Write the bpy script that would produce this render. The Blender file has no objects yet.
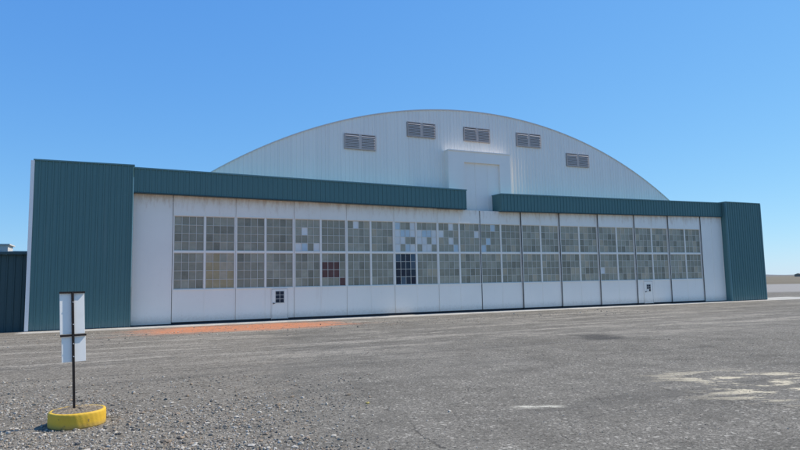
import bpy, math, random
from mathutils import Vector, Matrix, Euler
random.seed(7)
scene = bpy.context.scene
COL = scene.collection
scene.view_settings.view_transform = 'Standard'
scene.view_settings.look = 'None'
scene.view_settings.exposure = 0

# ------------------------------------------------------------------ helpers
class MB:
    def __init__(s): s.v=[]; s.f=[]; s.m=[]
    def quad(s,a,b,c,d,m=0):
        i=len(s.v); s.v+= [a,b,c,d]; s.f.append((i,i+1,i+2,i+3)); s.m.append(m)
    def box(s,x0,x1,y0,y1,z0,z1,m=0):
        s.hexa([(x0,y0,z0),(x1,y0,z0),(x1,y1,z0),(x0,y1,z0)],[(x0,y0,z1),(x1,y0,z1),(x1,y1,z1),(x0,y1,z1)],m)
    def hexa(s,b,t,m=0):
        i=len(s.v); s.v+=list(b)+list(t)
        for f in ((3,2,1,0),(4,5,6,7),(0,1,5,4),(1,2,6,5),(2,3,7,6),(3,0,4,7)):
            s.f.append(tuple(i+k for k in f)); s.m.append(m)
    def obj(s,name,mats,parent=None,smooth=False,bevel=0,label=None):
        me=bpy.data.meshes.new(name); me.from_pydata(s.v,[],s.f)
        for mt in mats: me.materials.append(mt)
        for p,mi in zip(me.polygons,s.m):
            p.material_index=mi; p.use_smooth=smooth
        me.update()
        o=bpy.data.objects.new(name,me); COL.objects.link(o)
        if parent: o.parent=parent
        if bevel:
            b=o.modifiers.new('bevel','BEVEL'); b.width=bevel; b.segments=2; b.limit_method='ANGLE'
        if label: o['label']=label
        return o
def empty(name,loc=(0,0,0),rotz=0,label=None,cat=None):
    e=bpy.data.objects.new(name,None); COL.objects.link(e); e.location=loc; e.rotation_euler=(0,0,rotz)
    if label: e['label']=label
    if cat: e['category']=cat
    return e

class NT:
    def __init__(s,name):
        s.mat=bpy.data.materials.new(name); s.mat.use_nodes=True
        s.nt=s.mat.node_tree; s.n=s.nt.nodes; s.l=s.nt.links
        s.b=s.n['Principled BSDF']; s.tc=s.n.new('ShaderNodeTexCoord')
        s.P=s.tc.outputs['Object']
    def put(s,sock,v):
        if hasattr(v,'is_output'): s.l.new(v,sock)
        elif isinstance(v,(tuple,list)) and len(v)==3 and sock.type=='RGBA': sock.default_value=(*v,1)
        else: sock.default_value=v
    def math(s,op,a,b=0.0,clamp=False):
        n=s.n.new('ShaderNodeMath'); n.operation=op; n.use_clamp=clamp
        s.put(n.inputs[0],a); s.put(n.inputs[1],b); return n.outputs[0]
    def mix(s,f,a,b,blend='MIX'):
        n=s.n.new('ShaderNodeMix'); n.data_type='RGBA'; n.blend_type=blend
        s.put(n.inputs[0],f); s.put(n.inputs[6],a); s.put(n.inputs[7],b); return n.outputs[2]
    def rng(s,v,a,b,c=0.0,d=1.0,smooth=True):
        n=s.n.new('ShaderNodeMapRange'); n.interpolation_type='SMOOTHSTEP' if smooth else 'LINEAR'
        s.put(n.inputs[0],v); n.inputs[1].default_value=a; n.inputs[2].default_value=b
        n.inputs[3].default_value=c; n.inputs[4].default_value=d; return n.outputs[0]
    def scale(s,v,sc):
        n=s.n.new('ShaderNodeVectorMath'); n.operation='MULTIPLY'; s.put(n.inputs[0],v); n.inputs[1].default_value=sc; return n.outputs[0]
    def noise(s,sc,det=4,rough=.55,vec=None,col=False,dist=0):
        n=s.n.new('ShaderNodeTexNoise'); n.inputs['Scale'].default_value=sc; n.inputs['Detail'].default_value=det
        n.inputs['Roughness'].default_value=rough; n.inputs['Distortion'].default_value=dist
        s.l.new(vec or s.P,n.inputs['Vector']); return n.outputs['Color' if col else 'Fac']
    def vor(s,sc,feat='F1',out='Distance',vec=None,rand=1):
        n=s.n.new('ShaderNodeTexVoronoi'); n.feature=feat; n.inputs['Scale'].default_value=sc
        n.inputs['Randomness'].default_value=rand
        s.l.new(vec or s.P,n.inputs['Vector']); return n.outputs[out]
    def xyz(s,v=None):
        n=s.n.new('ShaderNodeSeparateXYZ'); s.l.new(v or s.P,n.inputs[0]); return n.outputs
    def comb(s,x,y,z=0.0):
        n=s.n.new('ShaderNodeCombineXYZ'); s.put(n.inputs[0],x); s.put(n.inputs[1],y); s.put(n.inputs[2],z); return n.outputs[0]
    def boxm(s,v,lo,hi,so):
        return s.math('MULTIPLY',s.rng(v,lo-so,lo+so),s.rng(v,hi-so,hi+so,1,0))
    def bump(s,h,st=.3,dist=.02):
        n=s.n.new('ShaderNodeBump'); n.inputs['Strength'].default_value=st; n.inputs['Distance'].default_value=dist
        s.l.new(h,n.inputs['Height']); s.l.new(n.outputs[0],s.b.inputs['Normal'])
    def fin(s,col,rough=.6,metal=0.0,spec=.5):
        s.put(s.b.inputs['Base Color'],col); s.put(s.b.inputs['Roughness'],rough)
        s.b.inputs['Metallic'].default_value=metal; s.b.inputs['Specular IOR Level'].default_value=spec
        return s.mat

def painted(name,col,dirt=(.2,.16,.12),amt=.35,rough=.5,spec=.4,base_z=None,rand=.08,top_z=None,bump=.12):
    t=NT(name)
    big=t.noise(.6,5); fine=t.noise(9,5)
    c=t.mix(t.rng(big,.3,.75,0,.3),col,tuple(k*.88 for k in col))
    v=t.scale(t.P,(2.6,2.6,.16)); st=t.noise(1.6,6,.65,vec=v)
    f=t.math('MULTIPLY',t.rng(st,.56,.85),amt)
    c=t.mix(f,c,dirt)
    c=t.mix(t.math('MULTIPLY',t.rng(fine,.6,.78),amt*.5),c,dirt)
    if base_z is not None:
        z=t.xyz()[2]; g=t.math('ADD',t.math('MULTIPLY',fine,.5),t.rng(z,base_z,base_z+.9,.5,-.35,False))
        c=t.mix(t.math('MULTIPLY',t.rng(g,.25,.8),.5),c,dirt)
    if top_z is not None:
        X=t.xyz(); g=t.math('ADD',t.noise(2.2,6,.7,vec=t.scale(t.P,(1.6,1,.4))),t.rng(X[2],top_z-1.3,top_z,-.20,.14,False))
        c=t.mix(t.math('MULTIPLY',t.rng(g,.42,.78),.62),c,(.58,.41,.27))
    oi=t.n.new('ShaderNodeObjectInfo')
    c=t.mix(t.math('MULTIPLY',oi.outputs['Random'],rand*2),c,tuple(k*.6 for k in col))
    if bump: t.bump(t.noise(1.3,3),bump,.05)
    return t.fin(c,rough,0,spec)

# ------------------------------------------------------------------ materials
M_teal=painted('teal_painted_siding',(.098,.200,.192),(.19,.24,.225),.45,.55,spec=.35,base_z=0,rand=0,bump=.05)
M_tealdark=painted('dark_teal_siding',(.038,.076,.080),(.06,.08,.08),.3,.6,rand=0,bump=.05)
M_cap=painted('teal_cap_trim',(.13,.25,.25),(.16,.18,.18),.2,.6,rand=0,bump=0)
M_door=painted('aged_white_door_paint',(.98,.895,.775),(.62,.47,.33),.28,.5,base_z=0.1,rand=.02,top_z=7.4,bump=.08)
M_trim=painted('white_trim_paint',(.96,.88,.78),(.6,.5,.42),.25,.6,rand=0,bump=0)
M_dark=painted('dark_rubber_and_steel',(.03,.03,.032),(.07,.06,.05),.4,.7,rand=0)
M_sash=painted('pale_steel_sash',(.72,.67,.57),(.36,.31,.24),.4,.5,rand=0,bump=0)
M_cream=painted('pale_corner_trim',(.92,.86,.80),(.5,.44,.37),.3,.5,rand=0)

def arch_metal():
    t=NT('galvanised_arch_siding'); X=t.xyz()
    big=t.noise(.25,5)
    c=t.mix(t.rng(big,.3,.7),(.97,.895,.795),(.94,.865,.77))
    br=t.n.new('ShaderNodeTexBrick'); t.l.new(t.comb(X[2],X[0]),br.inputs['Vector'])
    br.inputs['Scale'].default_value=1; br.inputs['Brick Width'].default_value=60; br.inputs['Row Height'].default_value=.84
    br.inputs['Mortar Size'].default_value=.010; br.offset=0; br.inputs['Color1'].default_value=(1,1,1,1)
    br.inputs['Color2'].default_value=(.96,.96,.965,1); br.inputs['Mortar'].default_value=(.78,.77,.76,1)
    c=t.mix(1.0,c,br.outputs['Color'],'MULTIPLY')
    st=t.noise(1.8,6,.65,vec=t.scale(t.P,(3,3,.10)))
    c=t.mix(t.rng(st,.54,.88,0,.18),c,(.5,.45,.40))
    return t.fin(c,.6,.0,.35)
M_arch=arch_metal()
M_roof=painted('grey_metal_roof',(.70,.66,.62),(.4,.36,.32),.3,.5,rand=0)
M_louver=painted('weathered_louver_paint',(.64,.52,.45),(.42,.31,.26),.5,.6,rand=.1)
M_black=painted('dark_recess',(.12,.095,.08),(.08,.07,.06),.2,.8,rand=0)
M_far=painted('distant_tan_wall',(.24,.21,.17),(.15,.13,.1),.3,.8,rand=.1)

def glass(name,col,rough=.25,spec=.5,var=.35):
    t=NT(name); n=t.noise(3.5,5,.6); n2=t.noise(.8,3)
    c=t.mix(t.rng(n,.35,.75,0,var),col,tuple(min(1,k*1.4+.03) for k in col))
    c=t.mix(t.rng(n2,.4,.7,0,.4),c,tuple(k*.75 for k in col))
    r=t.rng(n,.3,.8,rough*.7,rough*1.5)
    return t.fin(c,r,0,spec)
G=[glass('frosted_pane_olive_grey',(.305,.280,.205),.38,.35),
   glass('frosted_pane_pale',(.385,.355,.265),.38,.35),
   glass('frosted_pane_dark',(.235,.215,.155),.35,.35),
   glass('opaque_pane_white',(.78,.75,.69),.4,var=.1),  # near-white opaque pane, palest of the set
   glass('stained_pane_beige',(.47,.395,.275),.4,.35),
   glass('stained_pane_ochre',(.43,.335,.185),.4,.35),
   glass('open_pane_blue_black',(.012,.022,.042),.12,.35,.1),
   glass('pane_dull_maroon',(.13,.055,.045),.4,.35),
   glass('clear_pane_blue',(.50,.58,.61),.12,.6,.2),
   glass('dark_blue_pane',(.05,.08,.115),.15,.5,.3)]

# ------------------------------------------------------------------ ground
def ground_mat():
    t=NT('weathered_asphalt_ground'); X=t.xyz(); x,y=X[0],X[1]
    xa=t.math('ADD',x,14.7); ya=t.math('ADD',y,-32.8)
    u=t.math('ADD',t.math('MULTIPLY',xa,.9099),t.math('MULTIPLY',ya,.4148))
    n=t.math('SUBTRACT',t.math('MULTIPLY',xa,.4148),t.math('MULTIPLY',ya,.9099))
    un=t.comb(u,n)
    nb=t.noise(.09,6,.6); nm=t.noise(.9,7,.68); nf=t.noise(16,6,.75); nff=t.noise(60,3,.7); n3=t.noise(4,6,.7); nl=t.noise(.3,5,.6)
    grain=t.vor(26,'F1','Color'); gr=t.xyz(grain)[0]
    grain2=t.xyz(t.vor(52,'F1','Color'))[0]
    c=t.mix(t.rng(nb,.32,.68),(.132,.117,.092),(.192,.172,.139))
    c=t.mix(t.rng(nl,.45,.68,0,.5),c,(.108,.096,.077))
    c=t.mix(t.rng(nm,.35,.75,0,.45),c,(.24,.215,.174))
    c=t.mix(t.rng(nm,.25,.44,.35,0),c,(.09,.081,.067))
    c=t.mix(t.rng(n3,.50,.70,0,.5),c,(.082,.073,.060))
    vis=t.rng(nm,.35,.6,.5,1)
    c=t.mix(t.math('MULTIPLY',vis,t.rng(grain2,.55,.95,0,.7)),c,(.39,.35,.285))
    c=t.mix(t.rng(nf,.52,.64,0,.8),c,(.045,.041,.034))
    c=t.mix(t.math('MULTIPLY',vis,t.rng(gr,.91,1,0,.8)),c,(.52,.47,.385))
    gm=t.math('ADD',t.math('MULTIPLY',x,-.22),t.math('ADD',t.math('MULTIPLY',nm,1.7),t.math('MULTIPLY',y,-.045)))
    gm=t.rng(gm,.55,1.05)
    gc=t.mix(gr,(.13,.11,.082),(.40,.35,.275)); gc=t.mix(t.rng(nff,.48,.64,0,.8),gc,(.055,.047,.037))
    gc=t.mix(t.rng(n3,.48,.68,0,.6),gc,(.12,.10,.074))
    c=t.mix(t.math('MULTIPLY',gm,.85),c,gc)
    s2=t.noise(1.0,8,.74,vec=t.comb(t.math('MULTIPLY',u,.07),t.math('ADD',t.math('MULTIPLY',n,.40),9.0)))
    c=t.mix(t.rng(s2,.50,.66,0,.5),c,(.10,.091,.076))
    c=t.mix(t.rng(s2,.42,.30,0,.45),c,(.29,.26,.21))
    sv=t.comb(t.math('MULTIPLY',u,.11),t.math('MULTIPLY',n,.70)); s1=t.noise(1.1,9,.76,vec=sv)
    sm=t.math('MULTIPLY',t.rng(s1,.49,.58),t.boxm(n,1.5,19,3))
    sm=t.math('MULTIPLY',sm,t.math('MULTIPLY',t.rng(nf,.40,.56),t.rng(n3,.38,.58)))
    sm=t.math('MULTIPLY',sm,t.rng(u,26,46,1,.5))
    c=t.mix(t.math('MULTIPLY',sm,.8),c,(.50,.44,.35))
    for k,(nn0,wd) in enumerate(((6.2,.05),(10.4,.06),(14.8,.05),(19.5,.04))):
        dd=t.math('ABSOLUTE',t.math('SUBTRACT',t.math('ADD',n,t.math('MULTIPLY',t.noise(.35,5,.6),.8)),nn0+.4))
        jl=t.math('MULTIPLY',t.rng(dd,wd*.4,wd*1.8,1,0),t.rng(t.noise(.5,4,.6,vec=t.comb(u,float(k*7))),.40,.52))
        c=t.mix(t.math('MULTIPLY',jl,.6),c,(.42,.375,.31) if k%2==0 else (.05,.047,.043))
    # cracks: thin, broken
    dv=t.n.new('ShaderNodeVectorMath'); dv.operation='MULTIPLY_ADD'
    t.l.new(t.noise(.8,7,.7,col=True),dv.inputs[0]); dv.inputs[1].default_value=(1.0,1.0,0); t.l.new(un,dv.inputs[2])
    e=t.vor(.16,'DISTANCE_TO_EDGE','Distance',vec=t.scale(dv.outputs[0],(.6,1.6,1)))
    ck=t.rng(e,.0003,.0025,1,0); ck=t.math('MULTIPLY',ck,t.rng(nm,.38,.54)); c=t.mix(t.math('MULTIPLY',ck,.6),c,(.055,.049,.041))
    e2=t.vor(.5,'DISTANCE_TO_EDGE','Distance',vec=dv.outputs[0])
    ck2=t.math('MULTIPLY',t.rng(e2,.0012,.007,1,0),t.rng(nb,.42,.54)); c=t.mix(t.math('MULTIPLY',ck2,.5),c,(.06,.054,.046))
    # concrete strip at doors
    cs=t.boxm(n,-3,1.6,.12); cs=t.math('MULTIPLY',cs,t.boxm(u,-5,60,.3))
    c=t.mix(t.math('MULTIPLY',cs,t.rng(nm,.3,.6,.45,.95)),c,(.56,.52,.45))
    # rust coloured stain, broken up and fading
    rn=t.noise(.9,10,.82,vec=t.comb(t.math('MULTIPLY',u,.5),t.math('MULTIPLY',n,1.1)))
    rm=t.math('MULTIPLY',t.boxm(u,.4,10.4,2.8),t.boxm(n,2.2,6.8,1.8))
    rm=t.rng(t.math('ADD',t.math('MULTIPLY',rm,.36),rn),.56,.82)
    rm=t.math('MULTIPLY',rm,t.math('MULTIPLY',t.boxm(u,-2.0,13.6,1.6),t.boxm(n,1.3,9.2,1.0)))
    rm=t.math('MULTIPLY',rm,t.math('MULTIPLY',t.rng(nf,.64,.50,.35,1),t.rng(n3,.62,.46,.4,1)))
    c=t.mix(rm,c,(.62,.235,.11))
    # worn pale paint patches
    pm=t.math('MULTIPLY',t.boxm(x,5.6,11.5,1.0),t.boxm(y,10.3,13.6,.8))
    pn=t.noise(1.1,7,.72,vec=t.comb(t.math('MULTIPLY',x,.7),t.math('MULTIPLY',y,1.9)))
    pp=t.math('MULTIPLY',pm,t.math('MULTIPLY',t.rng(pn,.525,.555),t.rng(nf,.40,.49,.2,1)))
    c=t.mix(t.math('MULTIPLY',pp,.85),c,(.68,.58,.40))
    pm2=t.math('MULTIPLY',t.boxm(x,1.9,2.6,.2),t.boxm(y,10.17,10.36,.08))
    c=t.mix(t.math('MULTIPLY',t.math('MULTIPLY',pm2,t.rng(pn,.38,.50)),t.rng(nf,.40,.50,.3,.95)),c,(.72,.66,.52))
    d=t.math('SQRT',t.math('ADD',t.math('POWER',t.math('ADD',x,-7.2),2),t.math('POWER',t.math('MULTIPLY',t.math('ADD',y,-22.2),.8),2)))
    dm=t.rng(t.math('ADD',d,t.math('MULTIPLY',nm,1.6)),1.1,2.1,1,0)
    c=t.mix(t.math('MULTIPLY',dm,.65),c,(.05,.047,.044))
    far=t.math('MULTIPLY',t.boxm(y,78,150,5),t.rng(x,30,40))
    c=t.mix(t.math('MULTIPLY',far,.8),c,(.34,.315,.28))
    dry=t.mix(t.noise(.02,5),(.15,.125,.085),(.22,.185,.13))
    c=t.mix(t.rng(y,150,158),c,dry)
    h=t.math('ADD',t.math('MULTIPLY',nf,.7),t.math('ADD',t.math('MULTIPLY',nff,.35),t.math('MULTIPLY',grain2,.45)))
    h=t.math('ADD',h,t.math('MULTIPLY',ck,-.4))
    t.bump(h,.65,.027)
    return t.fin(c,.93,0,.12)
g=MB(); g.quad((-6000,-300,0),(6000,-300,0),(6000,7000,0),(-6000,7000,0))
go=g.obj('ground',[ground_mat()]); go['kind']='structure'; go['label']='weathered cracked grey asphalt and gravel apron'

# hills
def hills():
    t=NT('dry_hills'); c=t.mix(t.noise(.004,6),(.15,.15,.14),(.22,.21,.20))
    m=t.fin(c,.95,0,.1); b=MB(); N=260; rows=[]
    rnd=random.Random(3); ph=[rnd.uniform(0,6.28) for _ in range(6)]
    for i in range(N+1):
        a=math.radians(-65+130*i/N)
        hh=26+9*math.sin(a*5+ph[0])+6*math.sin(a*13+ph[1])+3*math.sin(a*37+ph[2])+1.5*math.sin(a*90+ph[3])
        pts=[]
        for r,k in ((4200,0),(4600,.55),(5000,1),(5500,.3),(6000,0)):
            pts.append((r*math.sin(a),r*math.cos(a),max(hh,4)*k-.5 if k==0 else max(hh,4)*k))
        rows.append(pts)
    for i in range(N):
        for j in range(4):
            b.quad(rows[i][j],rows[i+1][j],rows[i+1][j+1],rows[i][j+1])
    o=b.obj('hills',[m],smooth=True); o['kind']='structure'
hills()

# ------------------------------------------------------------------ hangar
YAW=math.atan2(.4148,.9099)
H=empty('aircraft_hangar',(-14.7,32.8,0),YAW,'large arched white and teal aircraft hangar with gridded sliding doors','hangar')
UC,ZT,R=23.35,14.70,34.8
def za(u): return ZT-R+math.sqrt(R*R-(u-UC)**2)

def ribbed(b,u0,u1,zb,zt,y,pitch=.30,rh=.035,m=0,rw=.05,sl=.022):
    pts=[]; u=u0
    while u<u1-1e-6:
        e=min(u+pitch,u1); pts.append((u,y))
        if e-u>rw+2*sl+.03:
            c=e-(rw/2+sl)-.005
            pts+=[(c-rw/2-sl,y),(c-rw/2,y-rh),(c+rw/2,y-rh),(c+rw/2+sl,y)]
        u=e
    pts.append((u1,y))
    for (a,ya),(c,yc) in zip(pts,pts[1:]):
        if c-a<1e-6: continue
        b.quad((a,ya,zb(a)),(c,yc,zb(c)),(c,yc,zt(c)),(a,ya,zt(a)),m)

b=MB(); ribbed(b,1.0,45.7,lambda u:6.4,lambda u:za(u)-.01,1.6,.28,.034,rw=.045,sl=.014)
b.obj('arched_front_wall',[M_arch],H)
b=MB(); N=80
for i in range(N):
    a=1.0-.15+(45.0)*i/N; c=1.0-.15+(45.0)*(i+1)/N
    b.hexa([(a,1.54,za(a)-.02),(c,1.54,za(c)-.02),(c,47,za(c)-.02),(a,47,za(a)-.02)],
           [(a,1.54,za(a)+.05),(c,1.54,za(c)+.05),(c,47,za(c)+.05),(a,47,za(a)+.05)])
b.obj('arched_roof',[M_roof],H)
b=MB(); b.box(1.0,1.2,1.7,46.9,0,za(1.0)-.03); b.obj('side_wall',[M_arch],H)
b=MB(); b.box(45.5,45.7,1.7,46.9,0,za(45.7)-.03); b.obj('side_wall',[M_arch],H)
b=MB(); ribbed(b,1.2,45.5,lambda u:0,lambda u:za(u)-.03,46.85,.5,.03); b.obj('rear_wall',[M_arch],H)

def canopy(u0,u1,t0,t1,b0,b1,lab):
    zt=lambda u:t0+(t1-t0)*(u-u0)/(u1-u0); zb=lambda u:b0+(b1-b0)*(u-u0)/(u1-u0)
    b=MB(); ribbed(b,u0,u1,zb,zt,0,.30,.042,rw=.055,sl=.014)
    b.hexa([(u0,.02,zb(u0)+.02),(u1,.02,zb(u1)+.02),(u1,1.57,zb(u1)+.02),(u0,1.57,zb(u0)+.02)],
           [(u0,.02,zt(u0)-.01),(u1,.02,zt(u1)-.01),(u1,1.57,zt(u1)-.01),(u0,1.57,zt(u0)-.01)])
    b.hexa([(u0-.03,-.055,zt(u0)-.05),(u1+.03,-.055,zt(u1)-.05),(u1+.03,1.575,zt(u1)-.005),(u0-.03,1.575,zt(u0)-.005)],
           [(u0-.03,-.055,zt(u0)+.03),(u1+.03,-.055,zt(u1)+.03),(u1+.03,1.575,zt(u1)+.06),(u0-.03,1.575,zt(u0)+.06)],1)
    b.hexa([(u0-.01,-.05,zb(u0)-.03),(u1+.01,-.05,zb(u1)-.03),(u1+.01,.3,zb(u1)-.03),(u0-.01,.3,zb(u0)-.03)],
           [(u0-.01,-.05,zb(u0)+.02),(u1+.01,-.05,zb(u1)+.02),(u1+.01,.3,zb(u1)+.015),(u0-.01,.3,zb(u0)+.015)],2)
    b.obj('door_canopy',[M_teal,M_cap,M_tealdark],H,label=lab)
canopy(0.02,21.3,8.76,8.50,7.38,7.15,'long teal ribbed metal canopy over doors')
canopy(24.2,47.15,8.36,8.56,7.10,7.33,'long teal ribbed metal canopy over doors')

def pocket(u0,u1,y0,y1,zt,trim_left):
    b=MB(); ribbed(b,u0,u1,lambda u:.03,lambda u:zt,y0,.30,.042,rw=.055,sl=.014)
    b.box(u0,u1,y0+.02,y1,0,zt-.02,0)
    b.box(u0-.05,u1+.05,y0-.06,y1+.05,zt-.03,zt+.04,1)
    if trim_left: b.box(u0-.17,u0,y0-.06,y0+.2,0.02,zt-.04,2)
    else:
        b.box(u1,u1+.1,y0-.05,y0+.15,0.02,zt-.04,1); b.box(u0-.02,u0+.1,y0-.05,y0+.12,0.02,zt-.04,1)
    b.box(u0,u1,y0-.055,y0-.001,0,.03,3)
    b.obj('door_pocket',[M_teal,M_cap,M_cream,M_dark],H,label='tall teal ribbed metal door pocket')
pocket(-4.72,0.0,-.08,3.5,8.86,True)
pocket(47.2,51.65,-.42,3.5,8.60,False)

b=MB()
b.box(20.5,21.8,1.0,1.62,7.3,11.50); b.box(24.85,25.80,1.0,1.62,7.3,11.50)
b.box(21.8,24.85,1.0,1.62,10.72,11.50)
b.box(20.48,25.82,.95,1.62,11.501,11.57)
b.box(21.3,21.798,1.002,1.6,7.0,7.3)
ho=b.obj('tail_door_housing',[M_trim],H,label='white box housing around tail fin door')
b=MB(); b.box(21.80,24.85,1.16,1.22,7.0,10.72)
for uu in (22.8,23.85): b.box(uu-.02,uu+.02,1.14,1.165,7.2,10.7)
b.obj('tail_door',[M_trim],ho)

for k,(u,z) in enumerate(((14.0,11.68),(18.68,12.92),(23.3,12.96),(27.98,12.94),(32.75,11.68))):
    b=MB(); hw=1.12; hh=.53
    b.box(u-hw,u+hw,1.53,1.59,z-hh,z+hh,1)
    for s0,s1 in ((u-hw,u-.05),(u+.05,u+hw)):
        b.box(s0,s0+.05,1.49,1.53,z-hh,z+hh); b.box(s1-.05,s1,1.49,1.53,z-hh,z+hh)
        b.box(s0+.05,s1-.05,1.49,1.53,z+hh-.05,z+hh); b.box(s0+.05,s1-.05,1.49,1.53,z-hh,z-hh+.05)
        for j in range(8):
            zz=z-.47+j*.115
            b.hexa([(s0+.05,1.475,zz),(s1-.05,1.475,zz),(s1-.05,1.53,zz+.075),(s0+.05,1.53,zz+.075)],
                   [(s0+.05,1.475,zz+.03),(s1-.05,1.475,zz+.03),(s1-.05,1.53,zz+.105),(s0+.05,1.53,zz+.105)])
    b.box(u-.05,u+.05,1.50,1.53,z-hh,z+hh)
    b.obj('louvered_vent',[M_louver,M_black],H)

edges=[2.11,5.62,9.14,12.56,15.9,19.18,22.6,26.1,29.58,33.3,37.05,40.75,44.55]
Z0,ZL0,ZL1,ZU0,ZU1=.14,1.98,4.06,4.17,6.18
rw=random.Random(11)
def weights(i,col,row):
    k=(i,col,row)
    W={(0,1,0):[.0,.10,0,0,.25,.65,0,0,0,0],(3,0,1):[.35,.48,.0,.05,.10,0,0,0,.02,0],(3,1,1):[.45,.40,.05,.0,.10,0,0,0,.0,0],
       (4,0,1):[.05,.15,0,.40,0,0,.0,0,.40,0],(4,0,0):[.0,0,.0,0,0,0,.70,0,.03,.27],(5,0,1):[.25,.45,.0,.12,.10,0,0,0,.08,0],
       (2,0,1):[.15,.52,.0,.16,.07,0,0,0,.10,0],(6,0,1):[.30,.25,0,.12,0,0,.03,0,.30,0],(5,1,1):[.25,.42,0,.18,.08,0,0,0,.07,0],
       (4,1,1):[.22,.46,.0,.16,0.04,0,0,0,.12,0]}
    if k in W: return W[k]
    if i<4: return [.70,.17,.13,.0,.0,0,0,0,0,0]
    if i<7: return [.48,.34,.08,.0,.10,0,.0,0,.0,0]
    return [.40,.32,.10,.005,.17,0,.0,0,.005,0]
for i in range(12):
    a,c=edges[i],edges[i+1]; mid=(a+c)/2
    y=.42+rw.uniform(-.012,.012)
    if i>=7: y=.42-.055*(i-6)
    top=7.13 if i in (5,6) else (7.40 if i<5 else 7.25)
    if i in(3,4): top=7.3
    if i>=9: top=7.36
    th=.11; b=MB(); sg=.065 if i<7 else .09; mg=.045
    a1,c1=a+.008,c-.008
    b.box(a1,c1,y,y+th,Z0,ZL0); b.box(a1,c1,y,y+th,ZU1,top)
    b.box(a1,a+sg,y,y+th,ZL0,ZU1); b.box(mid-mg,mid+mg,y,y+th,ZL0,ZU1); b.box(c-sg,c1,y,y+th,ZL0,ZU1)
    for p,q in ((a+sg,mid-mg),(mid+mg,c-sg)): b.box(p,q,y,y+th,ZL1,ZU0)
    bat=.03
    for uu in (a1+bat+.005,mid,c1-bat-.005):
        b.box(uu-bat*.7,uu+bat*.7,y-.014,y-.0005,Z0+.02,ZL0-.07); b.box(uu-bat*.7,uu+bat*.7,y-.014,y-.0005,ZU1+.07,top-.01)
    b.box(a1,c1,y-.03,y-.0005,ZL0-.06,ZL0-.015); b.box(a1,c1,y-.022,y-.0005,ZU1+.01,ZU1+.05)
    b.box(a1,c1,y-.008,y-.0006,Z0+.001,Z0+.018)
    b.box(a+.01,c-.01,y+.01,y+th-.01,.045,Z0-.001,1)
    if i>=6: b.box(a-.04,a+.02,y-.03,y-.016,.06,top-.02,1)
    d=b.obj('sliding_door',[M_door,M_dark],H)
    for col,(p,q) in enumerate(((a+sg,mid-mg),(mid+mg,c-sg))):
        for row,(z0,z1) in enumerate(((ZL0,ZL1),(ZU0,ZU1))):
            w=MB(); y0=y+.025; y1=y+.075; fr=.035
            w.box(p+.001,p+fr,y0,y1,z0+.001,z1-.001); w.box(q-fr,q-.001,y0,y1,z0+.001,z1-.001)
            w.box(p+fr,q-fr,y0,y1,z0+.001,z0+fr); w.box(p+fr,q-fr,y0,y1,z1-fr,z1-.001)
            nx,nz=4,4; pw=(q-p-2*fr)/nx; ph=(z1-z0-2*fr)/nz; bt=.012
            for j in range(1,nx): w.box(p+fr+j*pw-bt,p+fr+j*pw+bt,y0+.006,y1,z0+fr,z1-fr)
            for j in range(1,nz):
                for jj in range(nx):
                    w.box(p+fr+jj*pw+bt,p+fr+(jj+1)*pw-bt,y0+.009,y1,z0+fr+j*ph-bt,z0+fr+j*ph+bt)
            wt=weights(i,col,row)
            for jx in range(nx):
                for jz in range(nz):
                    mi=rw.choices(range(10),wt)[0]
                    if (i,col,row)==(2,1,0) and (jx,jz) in ((0,2),(1,2),(0,1),(1,1),(2,1),(2,2),(3,0)): mi=7
                    A=p+fr+jx*pw+.002; B=A+pw-.004; C=z0+fr+jz*ph+.002; D=C+ph-.004
                    yy=y+.058; t1=rw.uniform(-.006,.006); t2=rw.uniform(-.006,.006)
                    w.quad((A,yy+t1+t2,C),(B,yy-t1+t2,C),(B,yy-t1-t2,D),(A,yy+t1-t2,D),mi+1)
            w.obj('window',[M_sash]+G,d)
for (a,c,y,top) in ((.0,2.10,.42,7.37),(44.56,47.19,.10,7.36)):
    b=MB(); b.box(a+.01,c-.01,y,y+.1,.06,top)
    for uu in ([a+.05,c-.05] if a<1 else [a+.05,(a+c)/2,c-.05]): b.box(uu-.03,uu+.03,y-.014,y-.0005,.08,top-.02)
    if a>40: b.box(a-.05,a+.01,y-.03,y-.015,.06,top-.02,1)
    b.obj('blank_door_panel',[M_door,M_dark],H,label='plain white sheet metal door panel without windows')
b=MB(); b.box(0,47.1,.28,.95,.002,.035)
for yy in (.33,.55): b.box(0,47.1,yy,yy+.06,.035,.045)
b.obj('door_track',[M_dark],H)
b=MB(); b.box(.02,47.1,1.2,1.25,.05,7.0); b.obj('inner_wall',[M_black],H)

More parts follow.
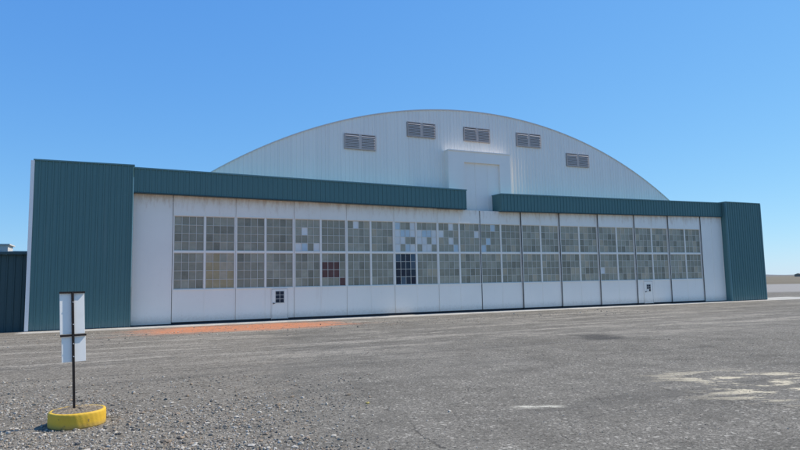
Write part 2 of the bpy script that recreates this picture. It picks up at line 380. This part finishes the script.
def pdoor(u0,u1,y,zt,wz0,wz1,wu0,wu1):
    b=MB(); yf=y-.035
    b.box(u0,u1,yf,y-.0305,.1,zt,0)
    for q in ((u0-.03,u0,.08,zt+.03),(u1,u1+.03,.08,zt+.03)): b.box(q[0],q[1],yf-.012,y-.002,q[2],q[3],0)
    b.box(u0,u1,yf-.012,y-.002,zt,zt+.03,0)
    for q in ((u0,u0+.012),(u1-.012,u1)): b.box(q[0],q[1],yf-.002,yf-.0002,.1,zt,1)
    b.box(u0+.012,u1-.012,yf-.002,yf-.0002,zt-.012,zt,1)
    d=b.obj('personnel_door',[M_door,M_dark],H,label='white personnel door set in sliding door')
    w=MB(); w.box(wu0-.03,wu1+.03,yf-.012,yf-.003,wz0-.03,wz1+.03,0)
    nx,nz=2,3
    for jx in range(nx):
        for jz in range(nz):
            A=wu0+(wu1-wu0)*jx/nx+.012; B=wu0+(wu1-wu0)*(jx+1)/nx-.012
            C=wz0+(wz1-wz0)*jz/nz+.012; D=wz0+(wz1-wz0)*(jz+1)/nz-.012
            w.quad((A,yf-.015,C),(B,yf-.015,C),(B,yf-.015,D),(A,yf-.015,D),7 if rw.random()<.8 else 4)
    w.obj('window',[M_sash]+G,d)
    h=MB(); h.box(u0+.08,u0+.12,yf-.05,yf-.002,.98,1.06); h.box(u0+.08,u0+.2,yf-.06,yf-.045,1.01,1.04); h.obj('handle',[M_dark],d)
pdoor(7.75,8.72,.42,1.88,1.05,1.75,7.98,8.50)
pdoor(37.75,38.65,.42-.055*4,1.85,1.05,1.6,38.0,38.42)

# ------------------------------------------------------------------ lean-to shed
S=empty('shed',(-14.7,32.8,0),YAW,'low dark teal metal shed beside the hangar','shed')
b=MB(); ribbed(b,-16,-4.95,lambda u:.02,lambda u:3.95,.4,.32,.035); b.box(-16,-4.95,.42,9,0,3.93); b.obj('wall',[M_tealdark],S)
b=MB(); b.hexa([(-16.2,.2,3.94),(-4.95,.2,3.94),(-4.95,9.2,4.5),(-16.2,9.2,4.5)],[(-16.2,.2,4.06),(-4.95,.2,4.06),(-4.95,9.2,4.62),(-16.2,9.2,4.62)]); b.obj('roof',[M_tealdark],S)
b=MB(); b.box(-8.9,-6.6,5.5,7.2,4.3,4.75); b.box(-9.0,-6.5,5.4,7.3,4.75,4.82)
b.obj('rooftop_unit',[M_roof],S)

# ------------------------------------------------------------------ sign in tyre base
def lathe(b,prof,seg,m=0,fn=None):
    rows=[]
    for i in range(seg):
        a=2*math.pi*i/seg; row=[]
        for j,(r,z) in enumerate(prof):
            rr=r+(fn(i,j) if fn else 0); row.append((rr*math.cos(a),rr*math.sin(a),z))
        rows.append(row)
    i0=len(b.v)
    for r in rows: b.v+=r
    n=len(prof)
    for i in range(seg):
        for j in range(n-1):
            b.f.append((i0+i*n+j,i0+((i+1)%seg)*n+j,i0+((i+1)%seg)*n+j+1,i0+i*n+j+1)); b.m.append(m)
t=NT('chipped_yellow_tyre_paint'); nn=t.noise(9,7,.7); c=t.mix(t.rng(t.noise(2,3),.3,.7),(.80,.50,.05),(.68,.40,.035))
c=t.mix(t.rng(nn,.60,.66,0,.8),c,(.14,.11,.07)); z=t.xyz()[2]
c=t.mix(t.math('MULTIPLY',t.rng(z,.0,.10,1,0),.5),c,(.28,.22,.13)); t.bump(nn,.3,.02); M_yel=t.fin(c,.6,0,.3)
t=NT('rough_concrete_fill'); nn=t.noise(24,6,.75); c=t.mix(t.rng(nn,.35,.65),(.13,.10,.07),(.42,.34,.24)); t.bump(nn,.8,.04); M_fill=t.fin(c,.95,0,.1)
t=NT('sun_faded_white_sign_back'); nn=t.noise(5,5); c=t.mix(t.rng(nn,.5,.8,0,.25),(.96,.91,.83),(.75,.68,.58)); M_sign=t.fin(c,.5,0,.4)
t=NT('dark_steel_post'); nn=t.noise(18,5); c=t.mix(nn,(.012,.012,.013),(.045,.032,.026)); M_post=t.fin(c,.7,0,.2)
SG=empty('sign',(-5.10,9.62,0),math.radians(42),'white two panel sign on dark post in yellow tyre','sign')
prof=[(.29,.0),(.396,.0),(.402,.006),(.404,.02),(.405,.05),(.405,.10),(.404,.15),(.403,.195),(.400,.214),(.392,.224),(.375,.228),(.36,.228),(.352,.224),(.35,.15)]
b=MB(); lathe(b,prof,160,fn=lambda i,j:(.003*math.sin(i*2*math.pi*5/160)+.0015*math.sin(i*2*math.pi*33/160+j)))
tb=b.obj('tyre_base',[M_yel],SG,smooth=True)
b=MB(); rr=random.Random(5)
lathe(b,[(0.0,.250),(.06,.250),(.12,.247),(.18,.243),(.24,.238),(.30,.232),(.358,.222)],64)
b.v=[(x,y,z+rr.uniform(-.006,.010)) for x,y,z in b.v]
b.obj('concrete_fill',[M_fill],tb,smooth=False)
lean=math.radians(-2.4); OX=-.05
def leanpt(b):
    b.v=[(x+OX+(z-.2)*math.sin(lean),y,z) for x,y,z in b.v]
b=MB(); b.box(-.012,.012,-.012,.0,.2,2.06); b.box(-.016,-.0115,-.012,.022,.2,2.06); b.box(.0115,.016,-.012,.022,.2,2.06)
leanpt(b); b.obj('post',[M_post],SG)
b=MB(); b.box(-.180,.175,.024,.03,1.40,2.045); leanpt(b); b.obj('sign_panel',[M_sign],SG,bevel=.002)
b=MB(); b.box(-.160,.185,.024,.03,.965,1.355); leanpt(b); b.obj('sign_panel',[M_sign],SG,bevel=.002)
b=MB(); b.box(-.185,.18,-.004,.023,2.036,2.064); leanpt(b); b.obj('crossbar',[M_post],SG)
b=MB(); b.box(-.18,.19,-.004,.023,1.363,1.393); leanpt(b); b.obj('crossbar',[M_post],SG)
for zz in (1.9,1.55,1.25,1.05):
    b=MB(); b.box(-.007,.007,-.020,-.0121,zz-.007,zz+.007); leanpt(b); b.obj('bolt',[M_roof],SG)

# ------------------------------------------------------------------ gravel and stones
PH=(1+5**.5)/2
IV=[Vector(v).normalized() for v in ((-1,PH,0),(1,PH,0),(-1,-PH,0),(1,-PH,0),(0,-1,PH),(0,1,PH),(0,-1,-PH),(0,1,-PH),(PH,0,-1),(PH,0,1),(-PH,0,-1),(-PH,0,1))]
IF=[(0,11,5),(0,5,1),(0,1,7),(0,7,10),(0,10,11),(1,5,9),(5,11,4),(11,10,2),(10,7,6),(7,1,8),(3,9,4),(3,4,2),(3,2,6),(3,6,8),(3,8,9),(4,9,5),(2,4,11),(6,2,10),(8,6,7),(9,8,1)]
def stone(b,x,y,s,r,m=0,z=0):
    i=len(b.v); a=r.uniform(0,6.28); ca,sa=math.cos(a),math.sin(a); sx,sy,sz=s*r.uniform(.8,1.4),s*r.uniform(.6,1),s*r.uniform(.4,.8)
    for v in IV:
        k=r.uniform(.75,1.2); X,Y,Z=v.x*sx*k,v.y*sy*k,v.z*sz*k
        b.v.append((x+X*ca-Y*sa,y+X*sa+Y*ca,z+Z+sz*.45))
    for f in IF: b.f.append(tuple(i+k for k in f)); b.m.append(m)
def stmat(n,c1,c2):
    t=NT(n); c=t.mix(t.noise(20,4),c1,c2); return t.fin(c,.9,0,.2)
SM=[stmat('grey_stone',(.17,.152,.12),(.29,.258,.21)),stmat('pale_stone',(.40,.355,.29),(.56,.50,.41)),stmat('dark_stone',(.08,.073,.065),(.14,.13,.115)),stmat('brown_stone',(.24,.18,.125),(.38,.295,.21))]
r=random.Random(21); b=MB(); cnt=0
clus=[(r.uniform(-8.0,-2.2),r.uniform(7.6,11.5),r.uniform(.2,.7)) for _ in range(30)]
while cnt<34000:
    q=r.random()
    if q<.32:
        y=7+7.5*r.random()**1.4; x=-y*.72+ (y*.72-.6)*r.random()**2.0
    elif q<.62:
        cx,cy,cs=r.choice(clus); x=r.gauss(cx,cs*1.3); y=r.gauss(cy,cs*.6)
    elif q<.76: x=r.gauss(-2.9,1.1); y=r.gauss(7.9,.40)
    elif q<.82:
        u=r.uniform(-6,30); n=r.gauss(6.5,1.8); x=-14.7+u*.9099+n*.4148; y=32.8+u*.4148-n*.9099
    else: y=7+16*r.random(); x=r.uniform(-.7,.75)*y
    if (x+5.10)**2+(y-9.62)**2<.19: continue
    s=.005+.017*r.random()**2.2 + (.022 if r.random()<.025 else 0)
    if q>.82: s=.004+.008*r.random()**2
    if y>15: s*=1.4
    stone(b,x,y,s,r,r.choices([0,1,2,3],[.38,.32,.07,.23])[0]); cnt+=1
o=b.obj('gravel',SM); o['kind']='stuff'; o['label']='loose grey gravel scattered over the asphalt'; o['category']='gravel'
ym=stmat('yellow_chip',(.5,.38,.1),(.6,.48,.18))
for k,(x,y,s,m,lab) in enumerate(((-.63,10.8,.045,ym,'small yellow painted stone on asphalt'),(.75,10.0,.05,SM[1],'pale stone lying on asphalt'),(-2.0,8.15,.05,SM[1],'pale stone lying on asphalt'),
      (-1.55,8.3,.04,SM[0],'grey stone lying on asphalt'),(-3.1,8.6,.045,SM[3],'brown stone lying on gravel'),(-4.2,9.0,.04,SM[1],'pale stone lying on asphalt'),(-6.4,10.6,.05,SM[0],'grey stone lying on asphalt'))):
    b=MB(); stone(b,0,0,s,r,0); o=b.obj('stone',[m]); o.location=(x,y,0); o['label']=lab; o['category']='stone'; o['group']='loose stones on the asphalt'

# ------------------------------------------------------------------ far buildings
for k,(x,y,w,dp,h,rot) in enumerate(((700,1050,22,14,3.5,.3),(980,1400,26,20,4,-.2))):
    e=empty('distant_building',(x,y,0),rot,'small tan distant farm building on flat ground','building'); e['group']='distant buildings on the plain'
    b=MB(); b.box(-w/2,w/2,-dp/2,dp/2,0,h); b.obj('wall',[M_far],e)
    b=MB()
    b.hexa([(-w/2-.4,-dp/2-.4,h),(w/2+.4,-dp/2-.4,h),(w/2+.4,dp/2+.4,h),(-w/2-.4,dp/2+.4,h)],[(-w/2-.4,-.05,h+2.2),(w/2+.4,-.05,h+2.2),(w/2+.4,.05,h+2.2),(-w/2-.4,.05,h+2.2)]); b.obj('roof',[M_far],e)
    b=MB(); b.box(-w*.15,w*.15,-dp/2-.06,-dp/2-.005,.05,h*.75); b.obj('door',[M_dark],e)

# ------------------------------------------------------------------ light
EL,AZ=math.radians(50),math.radians(25.2)
W=bpy.data.worlds.new('World'); scene.world=W; W.use_nodes=True
nt=W.node_tree; bg=nt.nodes['Background']; sk=nt.nodes.new('ShaderNodeTexSky'); sk.sky_type='NISHITA'
sk.sun_disc=False; sk.sun_elevation=EL; sk.sun_rotation=math.pi/2-AZ; sk.air_density=1.0; sk.dust_density=0.1; sk.ozone_density=2.0; sk.altitude=300
sep=nt.nodes.new('ShaderNodeSeparateColor'); com=nt.nodes.new('ShaderNodeCombineColor'); nt.links.new(sk.outputs[0],sep.inputs[0])
for k,(p,a) in enumerate(((.84,.49),(.60,.71),(.27,.96))):
    m0=nt.nodes.new('ShaderNodeMath'); m0.operation='MULTIPLY'; m0.inputs[1].default_value=.13
    m1=nt.nodes.new('ShaderNodeMath'); m1.operation='POWER'; m1.inputs[1].default_value=p
    m2=nt.nodes.new('ShaderNodeMath'); m2.operation='MULTIPLY'; m2.inputs[1].default_value=a/.15
    nt.links.new(sep.outputs[k],m0.inputs[0]); nt.links.new(m0.outputs[0],m1.inputs[0]); nt.links.new(m1.outputs[0],m2.inputs[0]); nt.links.new(m2.outputs[0],com.inputs[k])
nt.links.new(com.outputs[0],bg.inputs[0]); bg.inputs[1].default_value=.15
L=bpy.data.lights.new('sun','SUN'); L.energy=5.0; L.angle=math.radians(.53); L.color=(1,.945,.85)
so=bpy.data.objects.new('sun',L); COL.objects.link(so)
sd=Vector((math.cos(AZ)*math.cos(EL),math.sin(AZ)*math.cos(EL),math.sin(EL)))
so.rotation_euler=sd.to_track_quat('Z','Y').to_euler(); so.location=(0,0,50)

# ------------------------------------------------------------------ camera
cd=bpy.data.cameras.new('camera'); cam=bpy.data.objects.new('camera',cd); COL.objects.link(cam)
cd.sensor_width=36; cd.lens=27.0; cd.clip_start=.1; cd.clip_end=20000
cam.matrix_world=Matrix.Translation((0,0,2.1))@Matrix.Rotation(math.radians(90+5.52),4,'X')@Matrix.Rotation(math.radians(-1.1),4,'Z')
scene.camera=cam
